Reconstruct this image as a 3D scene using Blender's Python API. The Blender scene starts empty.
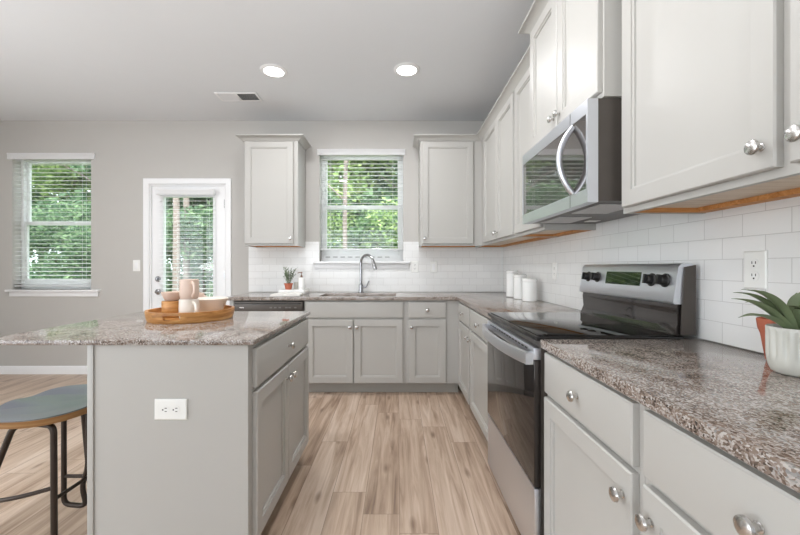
import bpy, bmesh, math, random
from mathutils import Vector, Matrix
random.seed(7)
PI = math.pi
S = bpy.context.scene
COL = S.collection

# ------------------------------------------------------------------ camera / world / light
H = 1.155
cd = bpy.data.cameras.new('camera'); cam = bpy.data.objects.new('camera', cd); COL.objects.link(cam)
cam.location = (0, 0, H); cam.rotation_euler = (PI/2, 0, 0)
cd.sensor_width = 36; cd.lens = 375/800*36; cd.shift_x = 0.0025; cd.shift_y = -0.0006
cd.clip_start = 0.02
S.camera = cam
S.view_settings.view_transform = 'Standard'; S.view_settings.look = 'None'
S.view_settings.gamma = 1; S.view_settings.exposure = 0.2
S.view_settings.use_curve_mapping = False

W = bpy.data.worlds.new('sky'); S.world = W; W.use_nodes = True
bg = W.node_tree.nodes['Background']; bg.inputs[0].default_value = (0.86, 0.93, 1.0, 1); bg.inputs[1].default_value = 4.0

def sun(rot, e, ang=3, col=(1, .96, .88)):
    l = bpy.data.lights.new('sun', 'SUN'); l.energy = e; l.angle = math.radians(ang); l.color = col
    o = bpy.data.objects.new('sun', l); COL.objects.link(o); o.rotation_euler = rot; return o
sun((math.radians(38), 0, math.radians(25)), 4.0)      # high sun behind the house, on the garden

WIN_E, SIDE_E = 0.8, 8.0
CANS = [(-1.0, 3.02), (0.07, 3.0), (-1.0, 1.55), (0.07, 1.55), (-3.0, 1.5), (-3.0, -.6)]  # first pair is in view; the others are unseen, added for room light
CEIL = 2.735
for (x, y) in CANS:
    CAN_E = 8.0 if y > 2.5 else (13.0 if x < -2 else 9.5)
    l = bpy.data.lights.new('can_bulb', 'AREA'); l.shape = 'DISK'; l.size = 0.13; l.energy = CAN_E; l.color = (.985, .985, 1)
    o = bpy.data.objects.new('can_bulb', l); COL.objects.link(o); o.location = (x, y, CEIL - 0.012)
# added fill lamps outside unseen openings, tilted up for ambient light
def window_fill(loc, rot, sx, sy, e):
    l = bpy.data.lights.new('window_fill', 'AREA'); l.shape = 'RECTANGLE'; l.size = sx; l.size_y = sy; l.energy = e; l.color = (.95, .98, 1)
    o = bpy.data.objects.new('window_fill', l); COL.objects.link(o); o.location = loc; o.rotation_euler = rot
window_fill((-1.7, -3.42, 1.45), (PI/2+.3, 0, 0), 3.6, 1.9, WIN_E)
window_fill((-4.50, -.85, 1.25), (0, -PI/2-.35, 0), 2.1, 3.4, SIDE_E)   # fill from the added side opening, left and behind

# unseen fill lamps pointing up at the ceiling, added to brighten the room
for (loc, e, rot, sz) in (((-3.2, 1.2, 1.2), 17, (PI-.25, 0, 0), .9), ((-.45, .65, 1.45), 12, (PI-.45, 0, 0), .5)):
    l = bpy.data.lights.new('ceiling_fill', 'AREA'); l.shape = 'DISK'; l.size = sz; l.energy = e; l.color = (.97, .98, 1)
    o = bpy.data.objects.new('ceiling_fill', l); COL.objects.link(o); o.location = loc; o.rotation_euler = rot

# ------------------------------------------------------------------ materials
def newmat(name):
    m = bpy.data.materials.new(name); m.use_nodes = True
    nt = m.node_tree; return m, nt, nt.nodes['Principled BSDF']
def srgb(r, g, b):
    f = lambda c: (c/255/12.92) if c/255 <= .04045 else ((c/255+.055)/1.055)**2.4
    return (f(r), f(g), f(b), 1)
def mat(name, col, rough=.5, metal=0.0, coat=0.0, noise=0.0, nscale=8, spec=None, emis=None, es=0, bump=0, bscale=200):
    m, nt, p = newmat(name)
    p.inputs['Base Color'].default_value = col; p.inputs['Roughness'].default_value = rough
    p.inputs['Metallic'].default_value = metal; p.inputs['Coat Weight'].default_value = coat
    if spec is not None: p.inputs['Specular IOR Level'].default_value = spec
    if emis: p.inputs['Emission Color'].default_value = emis; p.inputs['Emission Strength'].default_value = es
    tc = nt.nodes.new('ShaderNodeTexCoord')
    n = nt.nodes.new('ShaderNodeTexNoise'); n.inputs['Scale'].default_value = nscale; n.inputs['Detail'].default_value = 4
    nt.links.new(tc.outputs['Object'], n.inputs['Vector'])
    mx = nt.nodes.new('ShaderNodeMix'); mx.data_type = 'RGBA'; mx.blend_type = 'MIX'
    a = tuple(c*(1-noise) for c in col[:3])+(1,); b = tuple(min(1, c*(1+noise)) for c in col[:3])+(1,)
    mx.inputs[6].default_value = a; mx.inputs[7].default_value = b
    nt.links.new(n.outputs['Fac'], mx.inputs[0]); nt.links.new(mx.outputs[2], p.inputs['Base Color'])
    if bump:
        n2 = nt.nodes.new('ShaderNodeTexNoise'); n2.inputs['Scale'].default_value = bscale
        nt.links.new(tc.outputs['Object'], n2.inputs['Vector'])
        b_ = nt.nodes.new('ShaderNodeBump'); b_.inputs['Strength'].default_value = bump; b_.inputs['Distance'].default_value = .002
        nt.links.new(n2.outputs['Fac'], b_.inputs['Height']); nt.links.new(b_.outputs[0], p.inputs['Normal'])
    return m
M = {}
M['wall_far'] = mat('rear_wall_darkened', srgb(120, 122, 126), .7, noise=.015)  # unseen rear wall darkened to cut light bounced onto the island front
M['wall'] = mat('wall_paint', srgb(190, 187, 182), .6, noise=.015, bump=.06, bscale=350)
M['ceil'] = mat('ceiling_paint', srgb(222, 224, 226), .8, noise=.01, bump=.08, bscale=250)
M['cab'] = mat('cabinet_paint', srgb(181, 179, 174), .42, noise=.01)
M['trim'] = mat('white_trim', srgb(238, 238, 238), .4, noise=.01)
M['vinyl'] = mat('window_vinyl', srgb(250, 250, 250), .4, noise=.005)
M['blind'] = mat('blind_white', srgb(246, 246, 246), .45, noise=.01)
def translucent(m, col, f):
    nt = m.node_tree; p = nt.nodes['Principled BSDF']; out = [n for n in nt.nodes if n.type == 'OUTPUT_MATERIAL'][0]
    tl = nt.nodes.new('ShaderNodeBsdfTranslucent'); tl.inputs[0].default_value = col
    mx = nt.nodes.new('ShaderNodeMixShader'); mx.inputs[0].default_value = f
    nt.links.new(p.outputs[0], mx.inputs[1]); nt.links.new(tl.outputs[0], mx.inputs[2]); nt.links.new(mx.outputs[0], out.inputs[0])
translucent(M['blind'], (1, 1, 1, 1), .4); translucent(M['vinyl'], (1, 1, 1, 1), .22)
M['plate'] = mat('plate_plastic', srgb(238, 238, 234), .3, noise=.01)
M['slot'] = mat('slot_dark', srgb(40, 40, 40), .5)
M['toe'] = mat('toe_kick', srgb(168, 165, 158), .5, noise=.02)
M['nickel'] = mat('brushed_nickel', srgb(205, 203, 200), .24, 1.0, noise=.04, nscale=60)
M['chrome'] = mat('chrome', srgb(170, 170, 172), .16, 1.0, noise=.03, nscale=40)
M['black'] = mat('black_enamel', srgb(26, 25, 25), .22, noise=.1)
M['bglass'] = mat('black_glass', srgb(12, 11, 11), .03, noise=.05, spec=.6)
M['oglass'] = mat('oven_glass', srgb(62, 57, 54), .04, metal=.55, noise=.03, spec=.5)
M['side'] = mat('appliance_side', srgb(84, 78, 73), .38, metal=.4, noise=.15, nscale=12)
M['rubber'] = mat('black_plastic', srgb(32, 31, 30), .35, noise=.1)
M['ceramic'] = mat('cream_ceramic', srgb(232, 222, 210), .3, noise=.03, coat=.3)
M['blush'] = mat('blush_ceramic', srgb(214, 190, 174), .4, noise=.06, nscale=20)
M['white_cer'] = mat('white_ceramic', srgb(236, 236, 233), .22, noise=.02, coat=.4)
M['pot'] = mat('glazed_pot', srgb(200, 199, 190), .35, noise=.07, nscale=25, coat=.3)
M['terra'] = mat('terracotta', srgb(184, 104, 78), .7, noise=.12, nscale=30)
M['soil'] = mat('soil', srgb(60, 45, 35), .9, noise=.3, nscale=90)
M['aloe'] = mat('succulent_leaf', srgb(112, 126, 92), .42, noise=.25, nscale=14)
M['herb'] = mat('herb_leaf', srgb(126, 140, 112), .6, noise=.3, nscale=40)
M['paper'] = mat('book_paper', srgb(235, 233, 228), .7, noise=.03)
M['ink'] = mat('printed_grey', srgb(110, 108, 104), .7, noise=.3, nscale=120)
M['cork'] = mat('pump_brown', srgb(128, 96, 76), .5, noise=.1)
M['tube'] = mat('dark_steel_tube', srgb(62, 54, 48), .4, .6, noise=.12, nscale=20)
M['bark'] = mat('tree_bark', srgb(134, 120, 114), .9, noise=.35, nscale=9, bump=1, bscale=20)
M['bark2'] = mat('tree_bark_dark', srgb(96, 74, 62), .9, noise=.35, nscale=9)
M['brick'] = mat('fence_wood', srgb(120, 96, 78), .8, noise=.2, nscale=5)
M['lawn'] = mat('grass_ground', srgb(96, 122, 62), .9, noise=.35, nscale=2)
M['emis'] = mat('lamp_lens', (1, 1, 1, 1), .4, emis=(1, .98, .95, 1), es=6)
M['alum'] = mat('vent_metal', srgb(214, 214, 214), .5, noise=.02)
M['ventdark'] = mat('vent_shadow', srgb(90, 90, 90), .7)

def steel(name, col, rough, axis):
    m, nt, p = newmat(name)
    tc = nt.nodes.new('ShaderNodeTexCoord'); mp = nt.nodes.new('ShaderNodeMapping')
    sc = [900, 900, 900]; sc[axis] = 6; mp.inputs['Scale'].default_value = sc
    n = nt.nodes.new('ShaderNodeTexNoise'); n.inputs['Scale'].default_value = 1
    nt.links.new(tc.outputs['Object'], mp.inputs[0]); nt.links.new(mp.outputs[0], n.inputs['Vector'])
    mr = nt.nodes.new('ShaderNodeMapRange'); mr.inputs[3].default_value = rough*.93; mr.inputs[4].default_value = rough*1.07
    nt.links.new(n.outputs['Fac'], mr.inputs[0]); nt.links.new(mr.outputs[0], p.inputs['Roughness'])
    p.inputs['Base Color'].default_value = col; p.inputs['Metallic'].default_value = 1
    return m
M['mwglass'] = mat('microwave_glass', srgb(112, 108, 106), .04, metal=.75, noise=.02, coat=.6)
M['steel'] = steel('stainless_steel', srgb(220, 223, 229), .36, 0)

def glassmat():
    m, nt, p = newmat('window_glass')
    nt.nodes.remove(p); out = [n for n in nt.nodes if n.type == 'OUTPUT_MATERIAL'][0]
    t = nt.nodes.new('ShaderNodeBsdfTransparent'); t.inputs[0].default_value = (.96, .98, .97, 1)
    g = nt.nodes.new('ShaderNodeBsdfGlossy'); g.inputs['Roughness'].default_value = .01
    fc = nt.nodes.new('ShaderNodeLayerWeight'); fc.inputs[0].default_value = .5
    pw = nt.nodes.new('ShaderNodeMath'); pw.operation = 'POWER'; pw.inputs[1].default_value = 4.0; nt.links.new(fc.outputs['Facing'], pw.inputs[0])
    lw = nt.nodes.new('ShaderNodeMath'); lw.operation = 'MULTIPLY_ADD'; lw.inputs[1].default_value = .8; lw.inputs[2].default_value = .04; nt.links.new(pw.outputs[0], lw.inputs[0])
    mx = nt.nodes.new('ShaderNodeMixShader'); nt.links.new(lw.outputs[0], mx.inputs[0])
    nt.links.new(t.outputs[0], mx.inputs[1]); nt.links.new(g.outputs[0], mx.inputs[2]); nt.links.new(mx.outputs[0], out.inputs[0])
    return m
M['glass'] = glassmat()

def ramp(nt, stops, interp='LINEAR'):
    r = nt.nodes.new('ShaderNodeValToRGB'); r.color_ramp.interpolation = interp
    el = r.color_ramp.elements
    el[0].position, el[0].color = stops[0]; el[1].position, el[1].color = stops[-1]
    for p_, c in stops[1:-1]:
        e = el.new(p_); e.color = c
    return r
def granite():
    m, nt, p = newmat('granite')
    tc = nt.nodes.new('ShaderNodeTexCoord')
    mp = nt.nodes.new('ShaderNodeMapping'); mp.inputs['Rotation'].default_value = (0, 0, .6); mp.inputs['Scale'].default_value = (1, .75, 1)
    nt.links.new(tc.outputs['Object'], mp.inputs[0])
    nd = nt.nodes.new('ShaderNodeTexNoise'); nd.inputs['Scale'].default_value = 45; nd.inputs['Detail'].default_value = 3
    nt.links.new(mp.outputs[0], nd.inputs['Vector'])
    vm = nt.nodes.new('ShaderNodeVectorMath'); vm.operation = 'MULTIPLY_ADD'
    vm.inputs[1].default_value = (.012, .012, .012)
    nt.links.new(nd.outputs['Color'], vm.inputs[0]); nt.links.new(mp.outputs[0], vm.inputs[2])
    v = nt.nodes.new('ShaderNodeTexVoronoi'); v.inputs['Scale'].default_value = 300
    nt.links.new(vm.outputs[0], v.inputs['Vector'])
    sep = nt.nodes.new('ShaderNodeSeparateColor'); nt.links.new(v.outputs['Color'], sep.inputs[0])
    n2 = nt.nodes.new('ShaderNodeTexNoise'); n2.inputs['Scale'].default_value = 16; n2.inputs['Detail'].default_value = 5
    nt.links.new(mp.outputs[0], n2.inputs['Vector'])
    ad = nt.nodes.new('ShaderNodeMath'); ad.operation = 'MULTIPLY_ADD'; ad.inputs[1].default_value = .62
    sb = nt.nodes.new('ShaderNodeMath'); sb.operation = 'MULTIPLY_ADD'; sb.inputs[1].default_value = .9; sb.inputs[2].default_value = -.26
    nt.links.new(n2.outputs['Fac'], sb.inputs[0]); nt.links.new(sep.outputs[0], ad.inputs[0]); nt.links.new(sb.outputs[0], ad.inputs[2])
    r = ramp(nt, [(0.06, srgb(44, 40, 37)), (.2, srgb(84, 74, 67)), (.36, srgb(126, 110, 99)), (.52, srgb(140, 127, 118)), (.70, srgb(186, 180, 174)), (.9, srgb(136, 135, 134))])
    nt.links.new(ad.outputs[0], r.inputs[0]); nt.links.new(r.outputs[0], p.inputs['Base Color'])
    p.inputs['Roughness'].default_value = .07
    return m
M['granite'] = granite()

def woodmat(name, c1, c2, c3, scale=(30, 30, 3), rough=.4):
    m, nt, p = newmat(name)
    tc = nt.nodes.new('ShaderNodeTexCoord'); mp = nt.nodes.new('ShaderNodeMapping'); mp.inputs['Scale'].default_value = scale
    nt.links.new(tc.outputs['Object'], mp.inputs[0])
    n = nt.nodes.new('ShaderNodeTexNoise'); n.inputs['Scale'].default_value = 1.0; n.inputs['Detail'].default_value = 6; n.inputs['Distortion'].default_value = .8
    nt.links.new(mp.outputs[0], n.inputs['Vector'])
    r = ramp(nt, [(.3, c1), (.5, c2), (.7, c3)]); nt.links.new(n.outputs['Fac'], r.inputs[0])
    nt.links.new(r.outputs[0], p.inputs['Base Color']); p.inputs['Roughness'].default_value = rough
    return m
M['acacia'] = woodmat('acacia_wood', srgb(150, 98, 48), srgb(190, 134, 74), srgb(214, 164, 104), (8, 8, 60), .4)
M['rawwood'] = woodmat('raw_wood', srgb(180, 120, 62), srgb(204, 144, 84), srgb(216, 160, 100), (60, 4, 60), .6)
M['maple'] = woodmat('maple_panel', srgb(205, 184, 160), srgb(218, 200, 178), srgb(226, 210, 190), (40, 3, 40), .5)
M['seatedge'] = woodmat('seat_edge_wood', srgb(120, 84, 46), srgb(148, 108, 64), srgb(166, 126, 80), (4, 4, 90), .5)
M['seattop'] = mat('seat_lacquer', srgb(122, 127, 137), .3, noise=.2, nscale=6, coat=.5)

def floormat():
    m, nt, p = newmat('plank_floor')
    at = nt.nodes.new('ShaderNodeAttribute'); at.attribute_name = 'plank'       # r: random, g/b: position inside the plank
    sep = nt.nodes.new('ShaderNodeSeparateColor'); nt.links.new(at.outputs['Color'], sep.inputs[0])
    tc = nt.nodes.new('ShaderNodeTexCoord')
    off = nt.nodes.new('ShaderNodeVectorMath'); off.operation = 'MULTIPLY_ADD'; off.inputs[1].default_value = (37, 51, 23)
    rv = nt.nodes.new('ShaderNodeCombineXYZ'); [nt.links.new(sep.outputs[0], rv.inputs[k]) for k in range(3)]
    nt.links.new(rv.outputs[0], off.inputs[0]); nt.links.new(tc.outputs['Object'], off.inputs[2])
    mp = nt.nodes.new('ShaderNodeMapping'); mp.inputs['Scale'].default_value = (24, 1.3, 1)
    nt.links.new(off.outputs[0], mp.inputs[0])
    n = nt.nodes.new('ShaderNodeTexNoise'); n.inputs['Scale'].default_value = 1; n.inputs['Detail'].default_value = 7; n.inputs['Distortion'].default_value = 1.2; n.inputs['Roughness'].default_value = .6
    nt.links.new(mp.outputs[0], n.inputs['Vector'])
    mp2 = nt.nodes.new('ShaderNodeMapping'); mp2.inputs['Scale'].default_value = (7, .9, 1)
    nt.links.new(off.outputs[0], mp2.inputs[0])
    n3 = nt.nodes.new('ShaderNodeTexNoise'); n3.inputs['Scale'].default_value = 1; n3.inputs['Detail'].default_value = 3; n3.inputs['Distortion'].default_value = 1.4
    nt.links.new(mp2.outputs[0], n3.inputs['Vector'])
    r = ramp(nt, [(.20, srgb(128, 104, 87)), (.38, srgb(166, 142, 122)), (.56, srgb(190, 167, 147)), (.80, srgb(212, 193, 176))])
    a1 = nt.nodes.new('ShaderNodeMath'); a1.operation = 'MULTIPLY_ADD'; a1.inputs[1].default_value = .17
    nt.links.new(sep.outputs[0], a1.inputs[0]); nt.links.new(n.outputs['Fac'], a1.inputs[2])
    a3 = nt.nodes.new('ShaderNodeMath'); a3.operation = 'MULTIPLY_ADD'; a3.inputs[1].default_value = .62
    nt.links.new(n3.outputs['Fac'], a3.inputs[0]); nt.links.new(a1.outputs[0], a3.inputs[2])
    a2 = nt.nodes.new('ShaderNodeMath'); a2.operation = 'SUBTRACT'; a2.inputs[1].default_value = .37
    nt.links.new(a3.outputs[0], a2.inputs[0]); nt.links.new(a2.outputs[0], r.inputs[0])
    # sparse knots
    mp3 = nt.nodes.new('ShaderNodeMapping'); mp3.inputs['Scale'].default_value = (4.2, 1.3, 1)
    nt.links.new(off.outputs[0], mp3.inputs[0])
    v = nt.nodes.new('ShaderNodeTexVoronoi'); v.voronoi_dimensions = '2D'; v.inputs['Scale'].default_value = 1; nt.links.new(mp3.outputs[0], v.inputs['Vector'])
    kr = nt.nodes.new('ShaderNodeMapRange'); kr.inputs[1].default_value = .02; kr.inputs[2].default_value = .085; kr.inputs[3].default_value = .6; kr.inputs[4].default_value = 0
    nt.links.new(v.outputs['Distance'], kr.inputs[0])
    mk = nt.nodes.new('ShaderNodeMix'); mk.data_type = 'RGBA'; mk.inputs[7].default_value = srgb(110, 82, 62)
    nt.links.new(kr.outputs[0], mk.inputs[0]); nt.links.new(r.outputs[0], mk.inputs[6])
    # joint lines
    def edge(sock, lim):
        s = nt.nodes.new('ShaderNodeMath'); s.operation = 'SUBTRACT'; s.inputs[1].default_value = .5; nt.links.new(sock, s.inputs[0])
        b = nt.nodes.new('ShaderNodeMath'); b.operation = 'ABSOLUTE'; nt.links.new(s.outputs[0], b.inputs[0])
        g = nt.nodes.new('ShaderNodeMath'); g.operation = 'GREATER_THAN'; g.inputs[1].default_value = lim; nt.links.new(b.outputs[0], g.inputs[0]); return g.outputs[0]
    e1 = edge(sep.outputs[1], .5-.009); e2 = edge(sep.outputs[2], .5-.0011)
    mxm = nt.nodes.new('ShaderNodeMath'); mxm.operation = 'MAXIMUM'; nt.links.new(e1, mxm.inputs[0]); nt.links.new(e2, mxm.inputs[1])
    sc = nt.nodes.new('ShaderNodeMath'); sc.operation = 'MULTIPLY'; sc.inputs[1].default_value = .55; nt.links.new(mxm.outputs[0], sc.inputs[0])
    mj = nt.nodes.new('ShaderNodeMix'); mj.data_type = 'RGBA'; mj.inputs[7].default_value = srgb(96, 76, 62)
    nt.links.new(sc.outputs[0], mj.inputs[0]); nt.links.new(mk.outputs[2], mj.inputs[6])
    nt.links.new(mj.outputs[2], p.inputs['Base Color']); p.inputs['Roughness'].default_value = .38
    return m
M['floor'] = floormat()

def tilemat(name, ax):
    m, nt, p = newmat(name)
    tc = nt.nodes.new('ShaderNodeTexCoord'); sx = nt.nodes.new('ShaderNodeSeparateXYZ'); nt.links.new(tc.outputs['Object'], sx.inputs[0])
    cx = nt.nodes.new('ShaderNodeCombineXYZ'); nt.links.new(sx.outputs[ax], cx.inputs[0])
    zz = nt.nodes.new('ShaderNodeMath'); zz.operation = 'SUBTRACT'; zz.inputs[1].default_value = .8875; nt.links.new(sx.outputs[2], zz.inputs[0]); nt.links.new(zz.outputs[0], cx.inputs[1])
    b = nt.nodes.new('ShaderNodeTexBrick'); b.inputs['Scale'].default_value = 1; b.inputs['Brick Width'].default_value = .154; b.inputs['Row Height'].default_value = .0735
    b.inputs['Mortar Size'].default_value = .0011; b.inputs['Mortar Smooth'].default_value = .3; b.inputs['Bias'].default_value = 0
    b.inputs['Color1'].default_value = srgb(236, 236, 234); b.inputs['Color2'].default_value = srgb(231, 231, 229); b.inputs['Mortar'].default_value = srgb(204, 203, 200)
    nt.links.new(cx.outputs[0], b.inputs['Vector']); nt.links.new(b.outputs['Color'], p.inputs['Base Color'])
    bp = nt.nodes.new('ShaderNodeBump'); bp.invert = True; bp.inputs['Strength'].default_value = .5; bp.inputs['Distance'].default_value = .002
    nt.links.new(b.outputs['Fac'], bp.inputs['Height'])
    nn = nt.nodes.new('ShaderNodeTexNoise'); nn.inputs['Scale'].default_value = 9; nt.links.new(tc.outputs['Object'], nn.inputs['Vector'])
    b2 = nt.nodes.new('ShaderNodeBump'); b2.inputs['Strength'].default_value = .12; b2.inputs['Distance'].default_value = .01
    nt.links.new(nn.outputs['Fac'], b2.inputs['Height']); nt.links.new(bp.outputs[0], b2.inputs['Normal'])
    nt.links.new(b2.outputs[0], p.inputs['Normal']); p.inputs['Roughness'].default_value = .2
    return m
M['tile_b'] = tilemat('subway_tile_back', 0); M['tile_r'] = tilemat('subway_tile_right', 1)

def leafmat(name, c1, c2, c3):
    m, nt, p = newmat(name)
    g = nt.nodes.new('ShaderNodeNewGeometry'); r = ramp(nt, [(0, c1), (.5, c2), (1, c3)])
    nt.links.new(g.outputs['Random Per Island'], r.inputs[0])
    out = [n for n in nt.nodes if n.type == 'OUTPUT_MATERIAL'][0]
    nt.links.new(r.outputs[0], p.inputs['Base Color']); p.inputs['Roughness'].default_value = .55
    tl = nt.nodes.new('ShaderNodeBsdfTranslucent'); nt.links.new(r.outputs[0], tl.inputs[0])
    mx = nt.nodes.new('ShaderNodeMixShader'); mx.inputs[0].default_value = .4
    nt.links.new(p.outputs[0], mx.inputs[1]); nt.links.new(tl.outputs[0], mx.inputs[2]); nt.links.new(mx.outputs[0], out.inputs[0])
    return m
M['leafA'] = leafmat('leaf_green', srgb(62, 92, 68), srgb(98, 128, 94), srgb(156, 182, 136))
M['leafB'] = leafmat('leaf_light', srgb(96, 124, 74), srgb(142, 168, 104), srgb(196, 212, 146))
M['leafC'] = leafmat('leaf_dark', srgb(46, 68, 50), srgb(74, 98, 70), srgb(112, 134, 98))

# ------------------------------------------------------------------ mesh helpers
class MB:
    def __init__(s): s.v = []; s.f = []
    def add(s, vs, fs):
        n = len(s.v); s.v += [tuple(v) for v in vs]; s.f += [tuple(i+n for i in f) for f in fs]; return s
    def box(s, x0, x1, y0, y1, z0, z1):
        x0, x1 = sorted((x0, x1)); y0, y1 = sorted((y0, y1)); z0, z1 = sorted((z0, z1))
        vs = [(x0,y0,z0),(x1,y0,z0),(x1,y1,z0),(x0,y1,z0),(x0,y0,z1),(x1,y0,z1),(x1,y1,z1),(x0,y1,z1)]
        return s.add(vs, [(0,3,2,1),(4,5,6,7),(0,1,5,4),(1,2,6,5),(2,3,7,6),(3,0,4,7)])
    def lathe(s, prof, seg=32, c=(0,0,0), axis='z', flute=None):
        vs = []; fs = []; n = len(prof)
        for k in range(seg):
            a = 2*PI*k/seg
            for i, (r, z) in enumerate(prof):
                rr = r*(1+(flute(a, z) if flute else 0))
                x, y = rr*math.cos(a), rr*math.sin(a)
                if axis == 'z': vs.append((c[0]+x, c[1]+y, c[2]+z))
                elif axis == '-y': vs.append((c[0]+x, c[1]-z, c[2]+y))
                elif axis == '-x': vs.append((c[0]-z, c[1]-x, c[2]+y))
        for k in range(seg):
            k2 = (k+1) % seg
            for i in range(n-1): fs.append((k*n+i, k2*n+i, k2*n+i+1, k*n+i+1))
        ring = prof[0] == prof[-1]
        if prof[0][0] > 1e-6 and not ring: fs.append(tuple(k*n for k in reversed(range(seg))))
        if prof[-1][0] > 1e-6 and not ring: fs.append(tuple(k*n+n-1 for k in range(seg)))
        return s.add(vs, fs)
    def tube(s, pts, r, seg=12, closed=False, squash=None):
        P = [Vector(p) for p in pts]; n = len(P); R = r if isinstance(r, (list, tuple)) else [r]*n
        vs = []; fs = []; up = None
        for i, p in enumerate(P):
            if closed: t = (P[(i+1) % n]-P[i-1])
            else: t = P[min(i+1, n-1)]-P[max(i-1, 0)]
            t.normalize()
            if up is None:
                up = Vector((0,0,1)) if abs(t.z) < .9 else Vector((1,0,0))
            u = (up-t*up.dot(t)).normalized(); w = t.cross(u); up = u
            for k in range(seg):
                a = 2*PI*k/seg; e = u*math.cos(a)*(squash or 1)+w*math.sin(a)
                vs.append(p+e*R[i])
        m = n if closed else n-1
        for i in range(m):
            j = (i+1) % n
            for k in range(seg):
                k2 = (k+1) % seg; fs.append((i*seg+k, i*seg+k2, j*seg+k2, j*seg+k))
        if not closed:
            fs.append(tuple(reversed(range(seg)))); fs.append(tuple((n-1)*seg+k for k in range(seg)))
        return s.add(vs, fs)
    def prism(s, poly, a0, a1, plane='xz'):
        """poly extruded along the third axis from a0 to a1"""
        n = len(poly)
        def P(u, v, a):
            return {'xz': (u, a, v), 'xy': (u, v, a), 'yz': (a, u, v)}[plane]
        vs = [P(u, v, a0) for u, v in poly]+[P(u, v, a1) for u, v in poly]
        fs = [tuple(range(n)), tuple(reversed(range(n, 2*n)))]+[(i, n+i, n+(i+1) % n, (i+1) % n) for i in range(n)]
        return s.add(vs, fs)
    def build(s, name, m, parent=None, bevel=0, seg=2, loc=None, rot=None, ang=35):
        bm = bmesh.new(); V = [bm.verts.new(v) for v in s.v]
        for f in s.f:
            try: bm.faces.new([V[i] for i in f])
            except ValueError: pass
        bmesh.ops.remove_doubles(bm, verts=bm.verts, dist=1e-6)
        bmesh.ops.recalc_face_normals(bm, faces=bm.faces)
        if bevel:
            es = [e for e in bm.edges if len(e.link_faces) == 2 and e.calc_face_angle(0) > math.radians(50)]
            bmesh.ops.bevel(bm, geom=es, offset=bevel, segments=seg, profile=.5, affect='EDGES', clamp_overlap=True)
        for f in bm.faces: f.smooth = True
        for e in bm.edges:
            if len(e.link_faces) != 2 or e.calc_face_angle(0) > math.radians(ang): e.smooth = False
        me = bpy.data.meshes.new(name); bm.to_mesh(me); bm.free()
        me.materials.append(M[m] if isinstance(m, str) else m)
        o = bpy.data.objects.new(name, me); COL.objects.link(o)
        if parent: o.parent = parent
        if loc: o.location = loc
        if rot: o.rotation_euler = rot
        return o
def thing(name, label, cat, loc=(0,0,0), rz=0, group=None):
    o = bpy.data.objects.new(name, None); COL.objects.link(o); o.location = loc; o.rotation_euler = (0,0,rz)
    o.empty_display_size = .1
    o['label'] = label; o['category'] = cat
    if group: o['group'] = group
    return o
def tag(o, label, cat, group=None):
    o['label'] = label; o['category'] = cat
    if group: o['group'] = group
    return o
def struct(o): o['kind'] = 'structure'; return o
def children(o): return [c for c in bpy.data.objects if c.parent == o]
def copy_tree(o, parent=None):
    c = o.copy(); COL.objects.link(c); c.parent = parent
    for ch in children(o): copy_tree(ch, c)
    return c
def nested(mb, w, h, prof, x0, z0, yb):
    """rect panel facing -y; prof = [(inset, depth out from yb)]"""
    n = len(prof); vs = []; fs = []
    for ins, d in prof:
        vs += [(x0+ins, yb-d, z0+ins), (x0+w-ins, yb-d, z0+ins), (x0+w-ins, yb-d, z0+h-ins), (x0+ins, yb-d, z0+h-ins)]
    fs.append((3, 2, 1, 0))
    for i in range(n-1):
        for k in range(4):
            k2 = (k+1) % 4; fs.append((i*4+k, i*4+k2, i*4+4+k2, i*4+4+k))
    b = (n-1)*4; fs.append((b, b+1, b+2, b+3)); mb.add(vs, fs)
DT = .02
def door_part(parent, x0, x1, z0, z1, kn=None, name='door', fw=.056):
    mb = MB(); nested(mb, x1-x0, z1-z0, [(0,0),(0,DT-.004),(.0035,DT),(fw,DT),(fw+.0012,DT-.005),(fw+.009,DT-.0065),(fw+.0105,DT-.013)], x0, z0, -.0005)
    d = mb.build(name, 'cab', parent, ang=20)
    if kn: knob(d, *kn)
    return d
def drawer_part(parent, x0, x1, z0, z1, kn=True, name='drawer'):
    mb = MB(); nested(mb, x1-x0, z1-z0, [(0,0),(0,DT-.005),(.004,DT-.0015),(.010,DT)], x0, z0, -.0005)
    d = mb.build(name, 'cab', parent, ang=20)
    if kn: knob(d, (x0+x1)/2, (z0+z1)/2)
    return d
KM = None
def knob(parent, x, z):
    global KM
    if KM is None:
        mb = MB(); mb.lathe([(0.009,0),(0.009,.002),(.006,.004),(.0052,.010),(.0075,.0145),(.0155,.0175),(.0172,.021),(.0155,.0255),(.010,.0285),(0,.0295)], 24, axis='-y')
        o = mb.build('knob', 'nickel'); KM = o.data; bpy.data.objects.remove(o)
    k = bpy.data.objects.new('knob', KM); COL.objects.link(k); k.parent = parent; k.location = (x, -DT-.0003, z)
    return k
def sweep(mb, path, prof):
    """open 2D path (x,y); prof [(out,z)] offset to the right-hand normal"""
    n = len(path); P = [Vector(p) for p in path]; N = []
    for i in range(n-1):
        d = (P[i+1]-P[i]).normalized(); N.append(Vector((d.y, -d.x)))
    vs = []; m = len(prof)
    for i in range(n):
        if i == 0: o = N[0]
        elif i == n-1: o = N[-1]
        else:
            b = (N[i-1]+N[i]).normalized(); o = b/b.dot(N[i])
        for (d, z) in prof: q = P[i]+o*d; vs.append((q.x, q.y, z))
    fs = []
    for i in range(n-1):
        for k in range(m): k2 = (k+1) % m; fs.append((i*m+k, i*m+k2, (i+1)*m+k2, (i+1)*m+k))
    fs.append(tuple(range(m))); fs.append(tuple(reversed(range((n-1)*m, n*m))))
    mb.add(vs, fs)

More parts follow.
